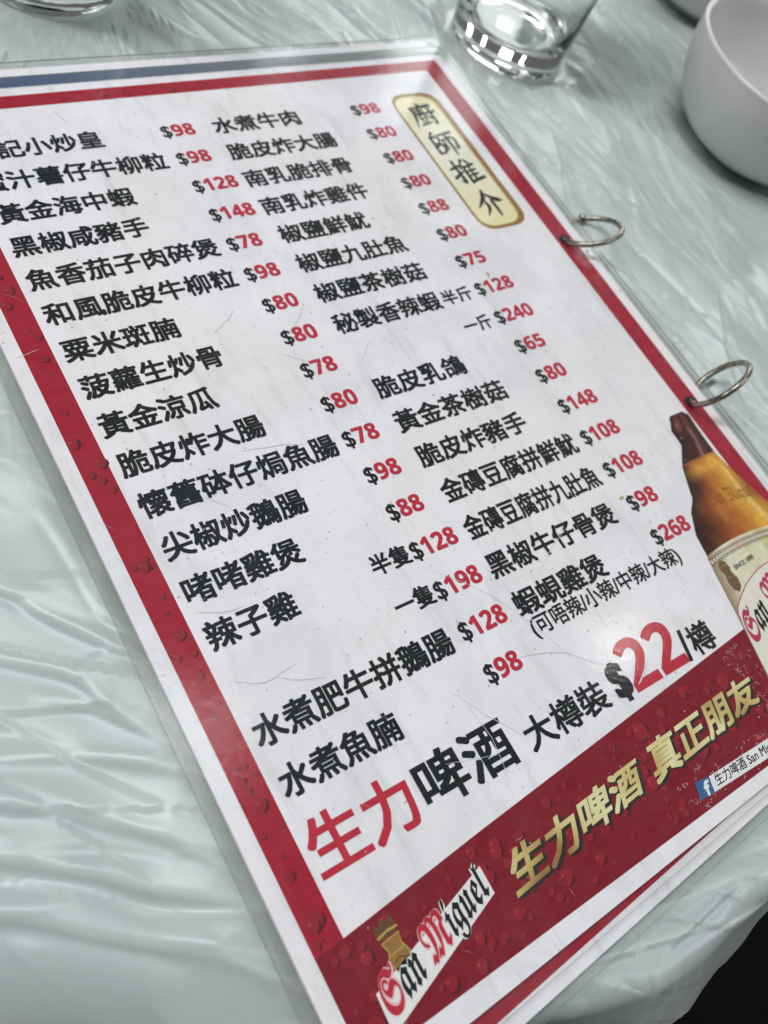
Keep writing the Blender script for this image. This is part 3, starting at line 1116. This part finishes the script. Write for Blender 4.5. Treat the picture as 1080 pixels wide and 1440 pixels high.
for k in range(28):                      # chain of little boxes round the label top
    s = .02 + k * .036
    v = label_top(s) + 2.3
    w = .0145
    u0, u1 = edge_u(v, s - w), edge_u(v, s + w)
    f.poly([(u0, v + .95), (u1, v + .95), (u1, v - .95), (u0, v - .95)], z4, 1 if k in (9, 10) else 0)
    f.poly([(u0 + .2, v + .5), (u1 - .2, v + .5), (u1 - .2, v - .5), (u0 + .2, v - .5)], z4 + .004, 2)
    f.strip([(u0 - .3, v - 1.25, .18), (u1 + .3, v - 1.25, .18)], z4 + .002, 0, caps=False)
    f.strip([(u0 - .3, v + 1.25, .18), (u1 + .3, v + 1.25, .18)], z4 + .002, 0, caps=False)
# crest on the label
cc = [(157.7, 225.6), (159.6, 224.6), (161.0, 225.6), (161.3, 227.6), (160.7, 229.0), (161.4, 231.6), (160.6, 234.2), (158.6, 235.4),
      (157.2, 234.0), (157.0, 231.4), (157.8, 229.2), (157.2, 227.2)]
f.poly(cc, z4, 3)
f.strip([(157.6, 227.0, .4), (159.4, 226.3, .5), (161.0, 227.0, .4)], z4 + .004, 4)
f.strip([(157.6, 230.6, .25), (159.3, 230.2, .3), (161.0, 230.6, .25)], z4 + .004, 4)
f.strip([(158.0, 233.0, .25), (159.3, 232.4, .3), (160.6, 233.0, .25)], z4 + .004, 4)
f.obj('label_ornament', [M['label_line'], M['fleur'], M['oval'], M['crest'], M['brown']], pg)
# white oval with red outline, and lower grey roundel
f = Flat()
ov = [(152.2, 242.6), (152.9, 240.4), (154.6, 238.6), (157.6, 236.9), (163.0, 234.3), (170.0, 232.4), (177.0, 232.0), (184.0, 233.4), (190.2, 237.0),
      (188, 252), (176, 258), (160, 262), (148.2, 259.0), (150.2, 250.0)]
f.poly(ov, z4 + .006, 0)
f.strip([(*p, .32) for p in smooth_line(ov[:9], 4)], z4 + .010, 1)
gr = [(154.5 + 9 * math.cos(t) + 8, 263 + 9 * math.sin(t)) for t in np.linspace(0, 6.283, 25)[:-1]]
f.poly(gr, z4 + .010, 2)
f.obj('label_oval', [M['oval'], M['fleur'], M['brown']], pg)
lettering('label_text', FR, [(150.6, 253.0), (187.5, 239.5), (187.5, 228.6), (152.4, 241.3)], z5 + .01, [M['black'], M['fleur']], pg, 0.012,
          [1 - i for i in fi], 'ink')
lettering('label_text', 'SINCE 1890', [(162.6, 229.4), (172.2, 228.9), (172.2, 227.4), (162.6, 227.9)], z5, [M['black']], pg, 0.02, None, 'ink')
lettering('neck_text', FR, [(171.0, 210.2), (190.6, 213.4), (190.6, 206.6), (171.0, 203.4)], z3, [M['embroid']], pg, 0.0, None, 'ink', -0.004)

# wear: scratches under the film, sauce spots, punched holes
f = Flat()
SCR = [([(57.5, 221), (64, 232), (70, 240)], .16, 0), ([(80, 222), (92, 226), (101, 234)], .22, 1), ([(10.5, 178), (16, 180.5), (21, 181)], .22, 1),
       ([(11, 197), (17, 200), (26, 199)], .14, 1), ([(20, 200), (25, 203), (31, 205)], .14, 1), ([(70, 190), (84, 206), (96, 232)], .12, 0),
       ([(50, 103), (57, 99), (60, 96)], .18, 0), ([(66, 115), (73, 120)], .2, 0), ([(73, 108), (79, 103), (82, 99)], .25, 0),
       ([(100, 205), (108, 200), (117, 196)], .15, 0), ([(40, 141), (52, 143), (58, 145)], .16, 1), ([(25, 150), (30, 155)], .2, 0),
       ([(41, 9), (43, 14)], .2, 1), ([(95, 12), (96, 19)], .2, 1), ([(88, 125), (95, 118)], .15, 0), ([(108, 243), (115, 239)], .5, 0),
       ([(-2, 96), (4, 95)], .15, 1), ([(60, 226), (61, 238), (58, 250)], .13, 0), ([(47, 236), (60, 240)], .12, 0)]
for pl, w, mi in SCR:
    pts = smooth_line(pl, 6)
    n = len(pts)
    f.strip([(p[0] + rng.normal() * .08, p[1] + rng.normal() * .08, w * (0.35 + .65 * math.sin(math.pi * (k + .6) / (n + .2)))) for k, p in enumerate(pts)],
            z5 + .02 + w * .001, mi, caps=False)
for k in range(90):
    u, v = rng.uniform(-3, 198), rng.uniform(-2, 282)
    a, L = rng.uniform(0, 3.14), rng.uniform(.8, 6)
    f.strip([(u, v, .02), (u + L * .5 * math.cos(a), v + L * .5 * math.sin(a), rng.uniform(.04, .08)), (u + L * math.cos(a + .05), v + L * math.sin(a + .2), .02)],
            z5 + .022 + k * .0001, rng.choice([0, 0, 1]), caps=False)
for k in range(150):
    u, v = rng.uniform(-3, 199), rng.uniform(-2, 282)
    r = rng.uniform(.08, .26)
    f.poly([(u + r * rng.uniform(.6, 1.3) * math.cos(t), v + r * rng.uniform(.6, 1.3) * math.sin(t)) for t in np.linspace(0, 6.28, 7)[:-1]], z5 + .045 + k * .0001, 1)
o = f.obj('scratches', [M['scratch'], M['scratch2']], pg)
o['kind'] = 'stuff'
f = Flat()


def blob(u, v, a, b, z, mi, jit=.2):
    f.poly([(u + a * (1 + rng.normal() * jit) * math.cos(t), v + b * (1 + rng.normal() * jit) * math.sin(t)) for t in np.linspace(0, 6.283, 15)[:-1]], z, mi)


blob(141.6, 194.6, 1.0, .45, z5 + .012, 0)
f.obj('sauce_stain', [M['stain'], M['stain2']], pg)
for u, v, r in ((151, 105, .7), (150.4, 106.4, .4), (198, 105.5, .8), (198.6, 108.5, .5), (197.8, 111.5, .45), (196.9, 102, 1.0), (199.2, 125, .4), (199, 196, .4)):
    f = Flat()
    blob(u, v, r * .7, r, z5 + .012, 0)
    f.obj('sauce_stain', [M['stain']], pg)
for hu, hv in ((192.1, 98.4), (192.5, 174.0)):
    f = Flat()
    f.poly([(hu + 2.5 * math.cos(t), hv + 2.1 * math.sin(t)) for t in np.linspace(0, 6.283, 21)[:-1]], .29)
    f.obj('punch_hole', M['hole'], pg)


# binder rings
def ring(c, th, ph, r, knob):
    n = Vector((math.sin(th) * math.cos(ph), math.sin(th) * math.sin(ph), math.cos(th)))
    a = n.cross(Vector((0, 0, 1))).normalized()
    b = n.cross(a)
    c = Vector(c)
    wr = 0.00105
    N, K = 72, 10
    v, fc = [], []
    for i in range(N):
        t = 2 * math.pi * i / N
        d = math.cos(t) * a + math.sin(t) * b
        for k in range(K):
            q = 2 * math.pi * k / K
            v.append(c + d * (r + wr * math.cos(q)) + n * wr * math.sin(q))
    for i in range(N):
        for k in range(K):
            fc.append((i * K + k, i * K + (k + 1) % K, ((i + 1) % N) * K + (k + 1) % K, ((i + 1) % N) * K + k))
    o = obj('binder_ring', v, fc, M['metal'], menu, smooth=True)
    if knob is None:
        return
    # hinge barrel across the wire
    t = R_(knob)
    d = math.cos(t) * a + math.sin(t) * b
    p = c + d * r
    tg = (-math.sin(t) * a + math.cos(t) * b)
    v, fc = [], []
    prof = [(-.0019, .0004), (-.0018, .0012), (-.0008, .0014), (0, .00115), (.0008, .0014), (.0018, .0012), (.0019, .0004)]
    for ax, rr in prof:
        for k in range(12):
            q = 2 * math.pi * k / 12
            v.append(p + n * ax + d * rr * math.cos(q) + tg * rr * math.sin(q))
    for i in range(len(prof) - 1):
        for k in range(12):
            fc.append((i * 12 + k, i * 12 + (k + 1) % 12, (i + 1) * 12 + (k + 1) % 12, (i + 1) * 12 + k))
    fc += [list(range(11, -1, -1)), list(range((len(prof) - 1) * 12, len(prof) * 12))]
    obj('ring_hinge', v, fc, M['metal'], o, smooth=True)


ring((0.2031, -0.0990, 0.0024), 0.541, 1.9168, 0.0113, 42)
ring((0.1999, -0.1744, 0.0077), 1.1449, 2.0463, 0.0107, None)


# ------------------------------------------------------------------ tableware
def lathe(prof, cx, cy, zb, n=96):
    """closed profile of (r, z) mm turned round the axis"""
    v, fc = [], []
    m = len(prof)
    for i in range(n):
        t = 2 * math.pi * i / n
        for r, z in prof:
            v.append(((cx + r * math.cos(t)) / 1000, (cy + r * math.sin(t)) / 1000, (zb + z) / 1000))
    for i in range(n):
        j = (i + 1) % n
        for k in range(m - 1):
            fc.append((i * m + k, j * m + k, j * m + k + 1, i * m + k + 1))
    return v, fc


def turned(name, parts, label, cat, cx, cy, group):
    t = thing(name, label, cat, (cx / 1000, cy / 1000, Zt / 1000), group)
    for pn, prof, mat in parts:
        v, fc = lathe(prof, cx, cy, Zt)
        o = obj(pn, v, fc, mat, t, smooth=True)
    return t


def bowl_prof(h, Rr, ft, n):
    def r(z):
        s = min(1, max(0, (z - 3) / (h - 3)))
        return Rr * (ft + (1 - ft) * (1 - (1 - s) ** n) ** (1 / n))
    out = [(0.01, 2.2), (Rr * ft - 4.5, 2.2), (Rr * ft - 3.6, 0.0), (Rr * ft - .6, 0.0), (Rr * ft, .8), (Rr * ft + .1, 3.0)]
    zs = [3 + (h - 4) * (k / 22) ** 1.5 for k in range(1, 23)]
    out += [(r(z), z) for z in zs]
    out += [(r(h) + .1, h - .5), (r(h) - .5, h + .15), (r(h) - 1.7, h + .1), (r(h) - 2.4, h - .6)]
    for k in range(21, 0, -1):
        z = 3 + (h - 4) * (k / 22) ** 1.5
        if z > 7:
            out.append((r(z) - 3.0, z))
    out += [(Rr * ft + 2, 6.2), (Rr * ft * .5, 5.4), (0.01, 5.2)]
    return out


BP = bowl_prof(42.0, 47.9, .5, 2.0)
v1 = turned('rice_bowl', [('bowl_body', BP, M['glaze'])], 'white porcelain bowl, the nearer and fuller in view, right of the clear tumbler', 'bowl',
            331.6, -67.7, 'white bowls')
turned('rice_bowl', [('bowl_body', BP, M['glaze'])], 'white porcelain bowl mostly cut off at the top, behind the nearer bowl', 'bowl',
       394.5, 33.0, 'white bowls')


def tumbler_prof():
    out = [(0.01, 1.6), (16, 1.5), (20.5, .9), (22.5, 0), (24.2, .25), (25.1, 1.4), (25.3, 3.5), (25.6, 9), (27.5, 36), (29.6, 62), (31.2, 84),
           (31.0, 85.1), (30.2, 85.2), (29.7, 84.4), (28.2, 62), (26.1, 36), (24.0, 17), (22.6, 11.5), (19.5, 9.3), (15, 8.6), (8, 8.3), (0.01, 8.2)]
    P = []
    for a, b in zip(out[:-1], out[1:]):
        for k in range(3):
            P.append((a[0] + (b[0] - a[0]) * k / 3, a[1] + (b[1] - a[1]) * k / 3))
    P.append(out[-1])
    return P


TP = tumbler_prof()
turned('tumbler', [('glass_body', TP, M['glass'])], 'clear glass tumbler beyond the top right corner of the menu', 'glass', 244.9, 12.5, 'clear tumblers')
turned('tumbler', [('glass_body', TP, M['glass'])], 'clear glass tumbler cut off at the top, behind the top edge of the menu', 'glass', 65.8, 65.6, 'clear tumblers')
